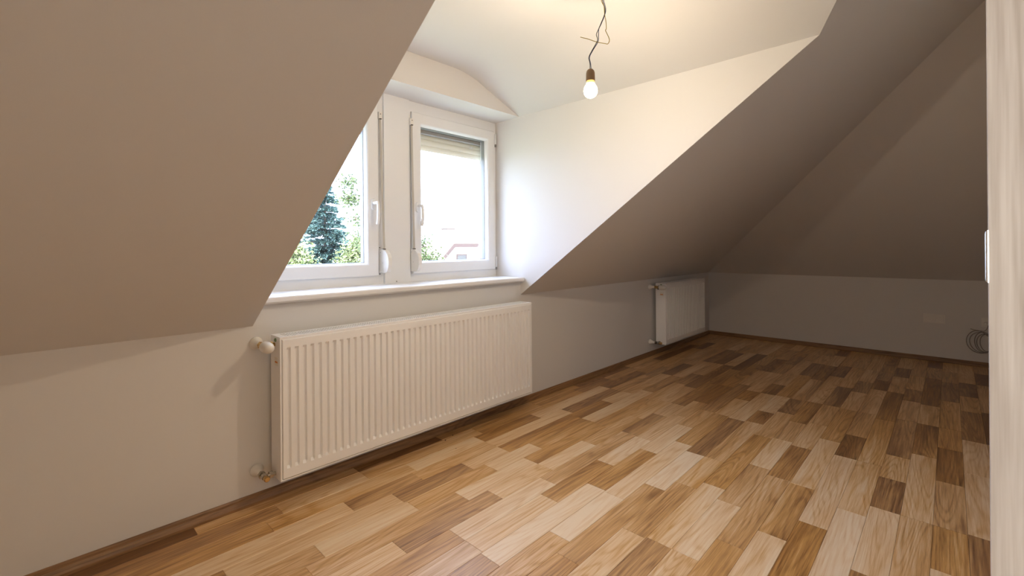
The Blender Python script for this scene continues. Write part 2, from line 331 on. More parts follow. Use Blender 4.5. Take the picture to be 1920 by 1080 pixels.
for nm, xa, dx, lab in (('wall_dormer_right', XD, 0.12, 'white triangular dormer side wall right of the window'), ('wall_dormer_left', XL, -0.12, 'white dormer side wall hidden left of the window')):
    bm = bmesh.new(); e = 0.004
    q = [(0.0, K), (yend(ZL) - 0.002, ZL + 0.0014), (YO, ZL + 0.0014), (YO, K)]
    A_ = [bm.verts.new((xa, y, z)) for y, z in q]; B_ = [bm.verts.new((xa + dx, y + (0.02 if y < 0.2 else 0), z + (0.018 if i in (0, 1) else 0))) for i, (y, z) in enumerate(q)]
    bm.faces.new(A_); bm.faces.new(B_[::-1])
    for i in range(4): bm.faces.new((A_[i], A_[(i + 1) % 4], B_[(i + 1) % 4], B_[i]))
    S(bmobj(nm, bm, m_wall), lab, 'wall')
S(box('wall_lintel', m_wall, None, XL, XD, 0.0, YO, ZL, 2.32), 'white boxed lintel above the two windows', 'wall')

# hall behind the door: unseen, holds the two added fill lights
bm = bmesh.new()
add_box(bm, -1.7, 1.1, -4.8, YB - 0.1, -0.15, -0.009); add_box(bm, -1.7, 1.1, -4.8, -2.43, 2.42, 2.5); add_box(bm, -1.8, -1.7, -4.8, -2.43, -0.1, 2.5)
add_box(bm, 1.1, 1.2, -4.8, YB - 0.1, -0.1, 2.5); add_box(bm, -1.8, 1.2, -4.9, -4.8, -0.1, 2.5); add_box(bm, -1.8, XW - 0.1, -2.43, -2.33, -0.1, 2.5)
S(bmobj('wall_hall', bm, m_wall), 'plain white hall walls behind the camera', 'wall')
S(box('floor_hall', m_dark, None, XW, 1.0, YB - 0.1, -2.43, -0.009, -0.001), 'dark threshold strip in the doorway', 'floor')

# skirting boards
SK = [(0.0, 0.0), (0.019, 0.0), (0.019, 0.010), (0.015, 0.020), (0.010, 0.028), (0.009, 0.036), (0.004, 0.042), (0.0, 0.042)]
bm = bmesh.new(); prism(bm, [(XW, -d, z) for d, z in SK], (X1 - XW, 0, 0))
S(bmobj('baseboard_front', bm, m_base_x), 'brown wood skirting board along the window wall', 'baseboard')
bm = bmesh.new(); prism(bm, [(X1 - d, YB, z) for d, z in SK], (0, -YB, 0))
S(bmobj('baseboard_right', bm, m_base_y), 'brown wood skirting board along the far end wall', 'baseboard')

# floor boards
W, FY0 = 0.0975, -2.2275
cl = []
for k, (xs, ts) in PLANKS.items():
    ya = FY0 + k * W
    for a, c, t in zip(xs, xs[1:], ts): cl.append((a, c, max(ya, YB), min(ya + W, -0.004), t))
def vis(p):
    v = Vector(((p[0] + p[1]) / 2, (p[2] + p[3]) / 2, 0)) - cam.location; z = v.dot(Fv)
    if z < 0.3: return 0
    u = v.dot(Rv) / z; w_ = v.dot(Uv) / z
    return (p[1] - p[0]) * 1.1 / z ** 3 * (1.0 if abs(u) < 1.25 and w_ > -0.85 else 0.001)
cl.sort(key=vis, reverse=True)
def plank_bm(bm, x0, x1, y0, y1):
    g, cz = 0.00035, 0.0009
    lo = [bm.verts.new(p) for p in ((x0 + g, y0 + g, -0.009), (x1 - g, y0 + g, -0.009), (x1 - g, y1 - g, -0.009), (x0 + g, y1 - g, -0.009))]
    mi = [bm.verts.new((v.co.x, v.co.y, -cz)) for v in lo]
    hi = [bm.verts.new((x, y, 0.0)) for x, y in ((x0 + g + cz, y0 + g + cz), (x1 - g - cz, y0 + g + cz), (x1 - g - cz, y1 - g - cz), (x0 + g + cz, y1 - g - cz))]
    bm.faces.new(hi)
    for i in range(4):
        j = (i + 1) % 4; bm.faces.new((lo[i], lo[j], mi[j], mi[i])); bm.faces.new((mi[i], mi[j], hi[j], hi[i]))
cache = {}
for x0, x1, y0, y1, t in cl[:300]:
    key = (round(x1 - x0, 3), round(y1 - y0, 4)); me = cache.get(key)
    if me is None:
        bm = bmesh.new(); plank_bm(bm, 0, x1 - x0, 0, y1 - y0); me = bpy.data.meshes.new('plank'); bm.to_mesh(me); bm.free(); me.materials.append(m_floor); cache[key] = me
    o = link('plank', me, None, floor); o.location = (x0, y0, 0); o.color = (t / 9, random.random(), random.random(), 1)
bm = bmesh.new()
for x0, x1, y0, y1, t in cl[300:]: plank_bm(bm, x0, x1, y0, y1)
o = bmobj('plank_remainder', bm, m_floor, floor); o['kind'] = 'stuff'; o.color = (0.45, 0.3, 0.6, 1)

# ------------------------------------------------------------------ windows
def window(name, x0, x1, sash, label, handle_x, hinge_x):
    root = S(empty(name), label, 'window')
    bm = bmesh.new(); outer = (x0, x1, SZ, ZL); inner = (sash[0] + 0.03, sash[1] - 0.03, sash[2] + 0.03, sash[3] - 0.03)
    rings(bm, [rect(outer, 0.31), rect(outer, 0.242), rect(inner, 0.242), rect(inner, 0.31)])
    bmobj('frame', bm, m_pvc, root)
    bm = bmesh.new()
    prof = [(0, 0.30), (0, 0.229), (0.004, 0.225), (0.062, 0.225), (0.067, 0.228), (0.072, 0.236), (0.076, 0.256), (0.076, 0.264), (0.074, 0.30)]
    rings(bm, [rect(inset(sash, d), y) for d, y in prof])
    sa = bmobj('sash', bm, m_pvc, root)
    g = inset(sash, 0.070)
    gk = bmesh.new(); rings(gk, [rect(inset(sash, 0.074), 0.258), rect(inset(sash, 0.0785), 0.258), rect(inset(sash, 0.0785), 0.29), rect(inset(sash, 0.074), 0.29)])
    bmobj('gasket', gk, m_grey, sa)
    bm = bmesh.new(); add_box(bm, g[0], g[1], 0.266, 0.288, g[2], g[3]); bmobj('pane', bm, m_glass, sa)
    # handle: rosette, neck, curved lever
    z = 1.352; h = empty('x'); bpy.data.objects.remove(h)
    bm = bmesh.new(); loops = []
    for y, s in ((0.2255, 1.0), (0.219, 1.0), (0.2155, 0.88)):
        lp = []
        for i in range(24):
            a = 2 * math.pi * i / 24; lp.append((handle_x + 0.0145 * s * math.cos(a), y, z + (0.018 if math.sin(a) > 0 else -0.018) + 0.0145 * s * math.sin(a)))
        loops.append(lp)
    rings(bm, loops, False, True)
    lathe(bm, [(0, 0.0095), (0.035, 0.0085), (0.042, 0.007)], (handle_x, 0.216, z + 0.006), (0, -1, 0), 16)
    path = spline([(handle_x, 0.176, z + 0.012), (handle_x, 0.171, z - 0.004), (handle_x, 0.168, z - 0.03), (handle_x, 0.168, z - 0.065), (handle_x, 0.174, z - 0.10), (handle_x, 0.180, z - 0.117)], 4)
    tube(bm, path, 0.0088, 12, [0.85 + 0.2 * math.sin(i / (len(path) - 1) * 2.8) for i in range(len(path))])
    bmobj('handle', bm, m_pvc, sa, smooth=True, angle=50)
    for zz in (sash[2] + 0.055, sash[3] - 0.055):
        bm = bmesh.new(); lathe(bm, [(0, 0.006), (0.001, 0.0075), (0.075, 0.0075), (0.077, 0.005)], (hinge_x, 0.226, zz - 0.038), (0, 0, 1), 12)
        bmobj('hinge', bm, m_pvc, sa, smooth=True, angle=40)
        bm = bmesh.new(); lathe(bm, [(0, 0.0065), (0.018, 0.0065)], (hinge_x, 0.226, zz - 0.0565), (0, 0, 1), 12)
        bmobj('hinge_pin', bm, m_grey, sa)
    return root
window('window_1', XL, 1.4435, (0.690, 1.403, 0.937, 1.945), 'white tilt window left of the post showing the spruce tree', 1.370, 0.683)
window('window_2', 1.6205, XD, (1.637, 2.354, 0.937, 1.945), 'white tilt window right of the post showing open sky', 1.674, 2.361)
post = box('trim_1', m_pvc, None, 1.444, 1.620, 0.228, YO, SZ, ZL, bevel=0.002); S(post, 'wide white post between the two windows', 'window post')
bm = bmesh.new(); lathe(bm, [(0, 0.004), (0.002, 0.004)], (1.522, 0.228, 0.897), (0, -1, 0), 10); bmobj('screw', bm, m_grey, post)
bm = bmesh.new()
prism(bm, [(XL, 0.30, SB), (XL, -0.026, SB), (XL, -0.034, SB + 0.003), (XL, -0.040, SB + 0.010), (XL, -0.040, SZ - 0.008), (XL, -0.037, SZ - 0.002), (XL, -0.031, SZ), (XL, 0.30, SZ)], (XD - XL - 0.004, 0, 0))
S(bmobj('trim_2', bm, m_sill), 'white window sill with rounded front edge above the radiator', 'window sill')
box('ledge_board', m_alu, None, XL, XD, 0.30, 0.50, 0.83, 0.875); led = bpy.data.objects['ledge_board']; led.name = 'trim_3'; S(led, 'white outer window ledge beyond the glass', 'window ledge')

# roller shutters outside the glass
for nm, x0, x1, lab in (('roller_shutter', XL + 0.01, 1.436, 'rolled-up shutter outside the left window behind the near slope'), ('roller_shutter', 1.628, XD - 0.01, 'ivory roller shutter partly lowered outside the right window')):
    root = tag(empty(nm, (0, 0, 0)), lab, 'shutter')
    box('shutter_box', m_shbox, root, x0, x1, 0.315, 0.345, 1.850, ZL - 0.002); box('shutter_box_back', m_shbox, root, x0, x1, 0.40, 0.415, 1.83, ZL - 0.002)
    for xa, xb in ((x0, x0 + 0.03), (x1 - 0.03, x1)):
        bm = bmesh.new(); add_box(bm, xa, xb, 0.345, 0.358, 0.88, 1.9); add_box(bm, xa, xb, 0.374, 0.39, 0.88, 1.9); add_box(bm, xa if xa == x0 else xb - 0.006, xa + 0.006 if xa == x0 else xb, 0.358, 0.374, 0.88, 1.9)
        bmobj('guide_rail', bm, m_alu, root)
    zb = 1.748 if x0 > 1.5 else 1.80
    for i in range(4):
        bm = bmesh.new(); z0 = zb + i * 0.0385; n = 8
        lp = [[(x, 0.362 + (0.0045 * (1 - (2 * j / n - 1) ** 2) * -1), z0 + 0.037 * j / n) for j in range(n + 1)] + [(x, 0.370, z0 + 0.037 * (n - j) / n) for j in range(n + 1)] for x in (x0 + 0.008, x1 - 0.008)]
        rings(bm, lp, False, True); bmobj('slat', bm, m_shut, root)
    if x0 > 1.5:
        for xx in (1.69, 2.24): box('stopper', m_plast, root, xx - 0.012, xx + 0.012, 0.345, 0.361, 1.82, 1.836, bevel=0.002)
    rebase(root, ((x0 + x1) / 2, 0.36, 0.88))

# shutter strap winders beside the post
for x0, x1, yb, lab in ((1.4135, 1.4375, 0.241, 'white shutter strap winder box left of the window post'), (1.6215, 1.6435, 0.224, 'white shutter strap winder box right of the window post')):
    root = tag(empty('strap_winder'), lab, 'strap winder')
    out = [(yb, 0.955), (0.168, 0.955), (0.157, 0.960), (0.148, 0.972), (0.140, 0.996), (0.138, 1.020), (0.142, 1.042), (0.154, 1.064), (0.175, 1.082), (0.200, 1.090), (0.212, 1.092), (yb, 1.092)]
    bm = bmesh.new(); prism(bm, [(x0, y, z) for y, z in out], (x1 - x0, 0, 0)); hs = bmobj('housing', bm, m_plast, root, bevel=0.0025)
    xm = (x0 + x1) / 2
    box('strap_slot', m_black, root, xm - 0.007, xm + 0.007, 0.196, 0.214, 1.0895, 1.0945)
    for zz, yy in ((1.073, 0.222 if yb < 0.23 else 0.231), (1.012, 0.205)):
        bm = bmesh.new(); lathe(bm, [(0, 0.0022), (0.0012, 0.0022)], (x0 + 0.0005, yy - 0.006, zz), (-1, 0, 0), 10); bmobj('screw', bm, m_grey, root)
    if yb > 0.23:
        for zz in (1.101, 0.946):
            bm = bmesh.new(); lathe(bm, [(0, 0.0035), (0.003, 0.003)], (x0 + 0.004, 0.241, zz), (0, -1, 0), 10); bmobj('fixing_screw', bm, m_black, root)
    yt = yb - 0.008
    bm = bmesh.new()
    prism(bm, [(xm - 0.0065, 0.203, 1.092), (xm + 0.0065, 0.203, 1.092), (xm + 0.0065 - 0.004, yt, 1.857), (xm - 0.0065 - 0.004, yt, 1.857)], (0, 0.0012, 0)); bmobj('strap', bm, m_strap, root)
    gx = xm - 0.004
    gd = box('strap_guide', m_plast, root, gx - 0.010, gx + 0.010, yb - 0.015, yb, 1.856, 1.896, bevel=0.003)
    box('guide_slot', m_black, gd, gx - 0.007, gx + 0.007, yb - 0.0158, yb - 0.004, 1.8545, 1.8585)
    bm = bmesh.new(); lathe(bm, [(0, 0.0028), (0.0008, 0.0028)], (gx, yb - 0.015, 1.884), (0, -1, 0), 10); bmobj('guide_screw', bm, m_brownw, gd)
    rebase(root, (xm, yb, 0.955))

# ------------------------------------------------------------------ radiators
def radiator(x0, n, label):
    L = n / 30.0; x1 = x0 + L; zb, zt = 0.120, 0.726; yf, yk = -0.150, -0.045
    root = tag(empty('radiator'), label, 'radiator')
    # front panel with recessed flutes
    bm = bmesh.new(); e = 0.0105; px0, px1, pz0, pz1 = x0 + e, x1 - e, zb + e, zt - 0.013
    p = (L) / n; flut = 0.56 * p; r = 0.0130; xs = [(px0, 0)]
    for i in range(1, n):
        c = x0 + i * p
        xs += [(c - flut / 2, 0), (c - flut / 2 + 0.0038, 1), (c + flut / 2 - 0.0038, 1), (c + flut / 2, 0)]
    xs.append((px1, 0)); zs = [(pz0, 0), (zb + 0.048, 0), (zb + 0.058, 1), (zt - 0.056, 1), (zt - 0.046, 0), (pz1, 0)]
    # raised border of the panel
    def front(i, j): return yf - 0.003 + (r if xs[i][1] and zs[j][1] else 0.0)
    V = [[bm.verts.new((x, front(i, j), z)) for j, (z, b_) in enumerate(zs)] for i, (x, a_) in enumerate(xs)]
    for i in range(len(xs) - 1):
        for j in range(len(zs) - 1): bm.faces.new((V[i][j], V[i + 1][j], V[i + 1][j + 1], V[i][j + 1]))
    ed = [V[i][0] for i in range(len(xs))] + [V[-1][j] for j in range(1, len(zs))] + [V[i][-1] for i in range(len(xs) - 2, -1, -1)] + [V[0][j] for j in range(len(zs) - 2, 0, -1)]
    prev = ed
    for dy, dd in ((0.0035, 0.0025), (0.02, 0.003)):
        cur = []
        for v in ed:
            ox = -1 if v.co.x < px0 + 1e-5 else (1 if v.co.x > px1 - 1e-5 else 0); oz = -1 if v.co.z < pz0 + 1e-5 else (1 if v.co.z > pz1 - 1e-5 else 0)
            cur.append(bm.verts.new((v.co.x + ox * dd, yf - 0.003 + dy, v.co.z + oz * dd)))
        for a in range(len(ed)):
            b_ = (a + 1) % len(ed); bm.faces.new((prev[a], cur[a], cur[b_], prev[b_]))
        prev = cur
    bmobj('front_panel', bm, m_rad, root)
    # casing: side covers with a front flange, top frame, back panel
    for xa, xb in ((x0, x0 + 0.006), (x1 - 0.006, x1)):
        bm = bmesh.new(); add_box(bm, xa, xb, yf, yk, zb, zt)
        bmobj('side_panel', bm, m_rad, root, bevel=0.0015)
    bm = bmesh.new(); add_box(bm, x0 + 0.006, x1 - 0.006, yk - 0.012, yk, zb, zt - 0.004); bmobj('back_panel', bm, m_rad, root)
    box('top_rail', m_rad, root, x0 + 0.006, x1 - 0.006, yf, yf + 0.012, zt - 0.010, zt); box('top_rail', m_rad, root, x0 + 0.006, x1 - 0.006, yk - 0.014, yk, zt - 0.004, zt)
    box('top_end', m_rad, root, x0 + 0.006, x0 + 0.03, yf + 0.012, yk - 0.014, zt - 0.006, zt); box('top_end', m_rad, root, x1 - 0.03, x1 - 0.006, yf + 0.012, yk - 0.014, zt - 0.006, zt)
    box('bottom_rail', m_rad, root, x0 + 0.006, x1 - 0.006, yf, yf + 0.010, zb, zb + 0.006)
    bm = bmesh.new(); x = x0 + 0.036
    while x < x1 - 0.034: add_box(bm, x, x + 0.0055, yf + 0.012, yk - 0.014, zt - 0.005, zt - 0.001); x += 0.0125
    for ym in (-0.118, -0.0975, -0.077): add_box(bm, x0 + 0.03, x1 - 0.03, ym - 0.002, ym + 0.002, zt - 0.0045, zt - 0.0015)
    g = bmobj('top_grille', bm, m_rad, root); g['kind'] = 'stuff'
    bm = bmesh.new(); add_box(bm, x0 + 0.02, x1 - 0.02, yf + 0.025, yf + 0.03, zb + 0.02, zt - 0.03)
    nfin = int(L / 0.02)
    for i in range(nfin): xx = x0 + 0.03 + i * (L - 0.06) / nfin; add_box(bm, xx, xx + 0.001, yf + 0.03, yk - 0.014, zb + 0.05, zt - 0.05)
    c_ = bmobj('convector_fins', bm, m_radin, root); c_['kind'] = 'stuff'
    # fittings on the left end
    st = box('sticker', m_label, root, x0 - 0.0006, x0, -0.128, -0.090, zt - 0.125, zt - 0.088)
    box('sticker_print', m_orange, st, x0 - 0.0010, x0 - 0.0006, -0.123, -0.094, zt - 0.113, zt - 0.106)
    bm = bmesh.new(); lathe(bm, [(0, 0.008), (0.004, 0.008), (0.005, 0.005), (0.006, 0.005)], (x0, -0.104, zt - 0.016), (-1, 0, 0), 16); bmobj('vent_plug', bm, m_green, root)
    xv = x0 - 0.0465; yv = -0.090
    # thermostat valve
    zv = zt - 0.036; tv = None
    bm = bmesh.new(); lathe(bm, [(-0.020, 0.011), (-0.018, 0.0135), (0.012, 0.0135), (0.018, 0.010)], (xv, yv, zv), (0, -1, 0), 20)
    tube(bm, [(xv, yv, zv), (x0 + 0.002, yv, zv)], 0.0085, 16); tube(bm, [(x0 - 0.022, yv, zv), (x0 - 0.010, yv, zv)], 0.0145, 6)
    tv = bmobj('thermostat_valve', bm, m_brass, root, smooth=True, angle=40)
    bm = bmesh.new(); lathe(bm, [(0, 0.017), (0.006, 0.0195), (0.012, 0.0225), (0.034, 0.0240), (0.052, 0.0228), (0.066, 0.0190), (0.075, 0.0125), (0.079, 0.004), (0.0795, 0)], (xv, yv - 0.012, zv), (0, -1, 0), 32)
    bmobj('thermostat_head', bm, m_plast, tv, smooth=True, angle=50)
    if n < 40:
        bm = bmesh.new(); lathe(bm, [(0, 0.0205), (0.007, 0.0215)], (xv, yv - 0.011, zv), (0, -1, 0), 20); bmobj('head_collar', bm, m_grey, tv)
        bm = bmesh.new(); lathe(bm, [(0, 0.008), (0.012, 0.007)], (xv + 0.004, yv - 0.002, zv - 0.010), (0, 0, -1), 12); bmobj('drain_cap', bm, m_black, tv)
    bm = bmesh.new(); lathe(bm, [(0, 0.026), (0.003, 0.027), (0.010, 0.026), (0.028, 0.0165), (0.034, 0.0125), (0.062, 0.0105)], (xv, -0.0005, zv), (0, -1, 0), 28); bmobj('pipe_rosette', bm, m_plast, tv, smooth=True, angle=50)
    bm = bmesh.new(); lathe(bm, [(0, 0.0155), (0.0115, 0.0155)], (xv, -0.060, zv), (0, -1, 0), 6); bmobj('union_nut', bm, m_brass, tv)
    # lockshield valve
    zv = zb + 0.019
    bm = bmesh.new(); lathe(bm, [(-0.014, 0.010), (-0.010, 0.0125), (0.010, 0.0125), (0.014, 0.009)], (xv + 0.002, yv, zv), (0, -1, 0), 20)
    tube(bm, [(xv, yv, zv), (x0 + 0.002, yv, zv)], 0.008, 16)
    lv = bmobj('lockshield_valve', bm, m_nick, root, smooth=True, angle=40)
    bm = bmesh.new(); lathe(bm, [(0, 0.010), (0.002, 0.0115), (0.022, 0.0115), (0.025, 0.009)], (xv + 0.002, yv - 0.012, zv), (0, -1, 0), 16); bmobj('cap', bm, m_brass, lv, smooth=True, angle=40)
    bm = bmesh.new(); lathe(bm, [(0, 0.0150), (0.014, 0.0150)], (x0 - 0.026, yv, zv), (1, 0, 0), 6); bmobj('union_nut', bm, m_nick, lv)
    bm = bmesh.new(); lathe(bm, [(0, 0.0155), (0.016, 0.0155)], (xv, -0.058, zv), (0, -1, 0), 6); bmobj('pipe_nut', bm, m_nick, lv)
    bm = bmesh.new(); lathe(bm, [(0, 0.026), (0.003, 0.027), (0.010, 0.026), (0.028, 0.0165), (0.034, 0.0125), (0.062, 0.0105)], (xv, -0.0005, zv), (0, -1, 0), 28); bmobj('pipe_rosette', bm, m_plast, lv, smooth=True, angle=50)
    for xx in (x0 + 0.2, x1 - 0.2): box('wall_bracket', m_rad, root, xx - 0.015, xx + 0.015, yk, 0.0, zt - 0.16, zt - 0.10)
    rebase(root, ((x0 + x1) / 2, -0.10, zb))
    return root
radiator(0.7207, 48, 'long white ribbed panel radiator below the window sill')
radiator(4.328, 30, 'small white ribbed panel radiator in the far corner')

# ------------------------------------------------------------------ hanging bulb
B = BULB
root = tag(empty('bulb_pendant'), 'lit bare bulb in a brown holder hanging on loose wires from the dormer ceiling', 'light bulb')
bm = bmesh.new()
lathe(bm, [(-0.0290, 0.0), (-0.0280, 0.006), (-0.0245, 0.0140), (-0.0185, 0.0214), (-0.010, 0.0258), (0, 0.0274), (0.010, 0.0260), (0.018, 0.0222), (0.025, 0.0174), (0.030, 0.0152)], (B.x, B.y, B.z + 0.001), (0, 0, 1), 32)
bulb = bmobj('bulb', bm, m_bulb, root, smooth=True, angle=60)
bm = bmesh.new(); bmesh.ops.create_uvsphere(bm, u_segments=12, v_segments=8, radius=0.0075)
for v in bm.verts: v.co += B + Vector((0, 0, -0.007))
bmobj('filament', bm, m_fil, bulb, smooth=True)
bm = bmesh.new(); lathe(bm, [(0.0285, 0.0165), (0.033, 0.0155), (0.040, 0.0150)], (B.x, B.y, B.z + 0.0015), (0, 0, 1), 28); bmobj('bulb_neck', bm, m_neck, root, smooth=True)
bm = bmesh.new(); lathe(bm, [(0.040, 0.0165), (0.0402, 0.0178), (0.046, 0.0178), (0.070, 0.0172), (0.079, 0.0150), (0.085, 0.0103), (0.088, 0.004), (0.0885, 0.0)], (B.x, B.y, B.z), (0, 0, 1), 28); bmobj('lamp_holder', bm, m_hold, root, smooth=True, angle=60)
hang = Vector((1.556, -1.196, ZC))
w1 = [(1.5235, -1.164, 1.795), (1.523, -1.164, 1.819), (1.521, -1.161, 1.842), (1.530, -1.170, 1.869), (1.544, -1.186, 1.908), (1.5415, -1.183, 1.931), (1.547, -1.189, 1.951), (1.554, -1.196, 1.974), (1.564, -1.206, 2.009), (1.565, -1.208, 2.032), (1.559, -1.201, 2.067), (1.552, -1.194, 2.13), tuple(hang)]
w2 = [(1.5275, -1.167, 1.795), (1.525, -1.166, 1.818), (1.5225, -1.163, 1.842), (1.532, -1.172, 1.869), (1.546, -1.187, 1.903), (1.5475, -1.189, 1.931), (1.5485, -1.190, 1.953), (1.5555, -1.197, 1.974), (1.5655, -1.207, 2.009), (1.568, -1.210, 2.032), (1.563, -1.204, 2.067), (1.556, -1.198, 2.13), (1.561, -1.200, ZC)]
w3 = [(1.498, -1.137, 1.922), (1.519, -1.159, 1.914), (1.543, -1.184, 1.902), (1.565, -1.207, 1.896), (1.573, -1.215, 1.895), (1.577, -1.220, 1.908), (1.574, -1.217, 1.923), (1.567, -1.209, 1.947), (1.569, -1.211, 1.954), (1.568, -1.211, 1.978), (1.566, -1.208, 2.001), (1.564, -1.206, 2.021), (1.563, -1.205, 2.044), (1.556, -1.198, 2.067), (1.553, -1.195, 2.13), (1.552, -1.192, ZC)]
for nm, pts, m_, r in (('brown_wire', w1, m_brownw, 0.0014), ('blue_wire', w2, m_blue, 0.0014), ('earth_wire', w3, m_earth, 0.0014)):
    bm = bmesh.new(); tube(bm, spline(pts, 5), r, 8); bmobj(nm, bm, m_, root, smooth=True)
rebase(root, (B.x, B.y, B.z))

# ------------------------------------------------------------------ sockets and cable on the end wall
def insert_mesh(parent, yc, zc, holes):
    bm = bmesh.new(); h = 0.0258; n = 32; xf = X1 - 0.0115
    def sq(a):
        c, s = math.cos(a), math.sin(a); k = h / max(abs(c), abs(s)); return (yc + c * k, zc + s * k)
    A = [2 * math.pi * (i + 0.5) / n for i in range(n)]
    rr = 0.0205
    loops = [[(X1 - 0.006, *sq(a)) for a in A], [(xf, *sq(a)) for a in A], [(xf, yc + rr * math.cos(a), zc + rr * math.sin(a)) for a in A], [(X1 + 0.007, yc + rr * 0.96 * math.cos(a), zc + rr * 0.96 * math.sin(a)) for a in A]]
    rings(bm, loops, False, True); ins = bmobj('socket_insert', bm, m_plast, parent)
    for dy in (-0.0095, 0.0095):
        bm = bmesh.new(); lathe(bm, [(0, 0.0042), (0.0006, 0.0042)], (X1 + 0.007, yc + dy, zc), (-1, 0, 0), 10); bmobj('contact_hole', bm, m_black, ins)
    for s in (-1, 1): box('earth_clip', m_steel, ins, X1 - 0.004, X1 + 0.007, yc - 0.0035, yc + 0.0035, zc + s * 0.0175 - 0.0015, zc + s * 0.0175 + 0.0015)
def frame_plate(root, y0, y1, z0, z1, cents):
    bm = bmesh.new(); xf = X1 - 0.0095; zc = (z0 + z1) / 2; a = 0.0272
    ys = sorted(cents); edges = [y0] + [v for c in ys for v in (c - a, c + a)] + [y1]
    add_box(bm, xf, X1, y0, y1, zc + a, z1); add_box(bm, xf, X1, y0, y1, z0, zc - a)
    for i in range(0, len(edges), 2): add_box(bm, xf, X1, edges[i], edges[i + 1], zc - a, zc + a)
    bmesh.ops.remove_doubles(bm, verts=bm.verts, dist=1e-5)
    bmobj('cover_frame', bm, m_plast, root)
root = tag(empty('double_socket'), 'white double power socket low on the far end wall', 'socket')
ZS = 0.398; frame_plate(root, -2.148, -1.997, ZS - 0.040, ZS + 0.040, (-2.108, -2.037))
for yc in (-2.108, -2.037): insert_mesh(root, yc, ZS, True)
rebase(root, (X1, -2.0725, ZS - 0.04))
root = tag(empty('cable_outlet'), 'white cable outlet on the end wall above the grey cable coil', 'outlet')
frame_plate(root, -2.462, -2.382, ZS - 0.040, ZS + 0.040, (-2.422,))
box('outlet_insert', m_plast, root, X1 - 0.0115, X1 - 0.002, -2.4488, -2.3952, ZS - 0.0268, ZS + 0.0268, bevel=0.002)
bm = bmesh.new(); lathe(bm, [(0, 0.012), (0.006, 0.0105), (0.010, 0.006), (0.0105, 0)], (X1 - 0.0115, -2.409, ZS - 0.006), (-1, 0, 0), 20); bmobj('cable_gland', bm, m_plast, root, smooth=True, angle=50)
rebase(root, (X1, -2.422, ZS - 0.04))
cable = []
cy, cz = -2.372, 0.222
pts = [(X1 - 0.020, -2.424, ZS - 0.022), (X1 - 0.022, -2.418, 0.350), (X1 - 0.020, -2.398, 0.322)]
nl = 5
for i in range(nl * 16):
    t = i / 16 * 2 * math.pi; k = i / 16
    ry = 0.088 - 0.012 * k + 0.006 * math.sin(k * 2.1); rz = 0.100 - 0.006 * k + 0.004 * math.cos(k * 3.3)
    pts.append((X1 - 0.008 - 0.006 * (0.5 + 0.5 * math.sin(k * 1.9)) - 0.002 * k / nl, cy - 0.010 * k + ry * math.sin(t + 0.35), cz - 0.004 * k * 0.5 + rz * math.cos(t + 0.35)))
pts += [(X1 - 0.020, -2.38, 0.318), (X1 - 0.022, -2.345, 0.325), (X1 - 0.022, -2.312, 0.334)]
bm = bmesh.new(); tube(bm, spline(pts, 2), 0.0028, 7); tag(bmobj('cable_coil', bm, m_cable, None, smooth=True), 'loose coil of thin grey cable hanging on the far end wall', 'cable')

# ------------------------------------------------------------------ door frame at the right edge
door = S(empty('door_1'), 'pale wood veneered door frame at the right edge of the view', 'door frame')
EY = -2.217
for nm, b_ in (('jamb', (0.750, 0.766, -2.445, EY, -0.004, 2.0)), ('jamb', (-0.136, -0.120, -2.445, EY, -0.004, 2.0)), ('head_jamb', (-0.136, 0.766, -2.445, EY, 2.0, 2.016))):
    box(nm, m_door, door, *b_, bevel=0.0004)
for nm, b_ in (('casing', (0.766, 0.83, -2.2319, -2.2285, -0.004, 2.08)), ('casing', (-0.20, -0.136, -2.2319, -2.2285, -0.004, 2.08)), ('head_casing', (-0.136, 0.766, -2.2319, -2.2285, 2.016, 2.08))):
    box(nm, m_door, door, *b_, bevel=0.0004)
bm = bmesh.new(); loops = []
for y, x, s in ((-2.2170, 0.7494, 1.0), (-2.2160, 0.7492, 0.99), (-2.2147, 0.7496, 0.95), (-2.2140, 0.7510, 0.86), (-2.2138, 0.7530, 0.80)):
    hz = 0.030 * s; loops.append([(x, y, 1.083 - hz), (x + 0.0009, y - 0.0004, 1.083 - hz), (x + 0.0009, y - 0.0004, 1.083 + hz), (x, y, 1.083 + hz)])
rings(bm, loops, False, True); bmobj('strike_plate', bm, m_steel, door)

# ------------------------------------------------------------------ crumbs on the floor by the radiator
for i, (x, y, s) in enumerate(((1.626, -0.099, 0.0045), (1.699, -0.076, 0.005), (1.600, -0.225, 0.003))):
    bm = bmesh.new(); bmesh.ops.create_icosphere(bm, subdivisions=1, radius=s)
    for v in bm.verts: v.co *= random.uniform(0.6, 1.2); v.co.z = v.co.z * 0.5 + s * 0.45
    o = bmobj('crumb', bm, m_black, None); o.location = (x, y, 0)
    zmin = min(v.co.z for v in o.data.vertices); o.location.z = -zmin
    tag(o, ('dark crumb on the floor under the long radiator, left one of the pair', 'dark crumb on the floor under the long radiator, right one of the pair', 'smallest dark crumb on the floor, out in front of the long radiator')[i], 'crumb')

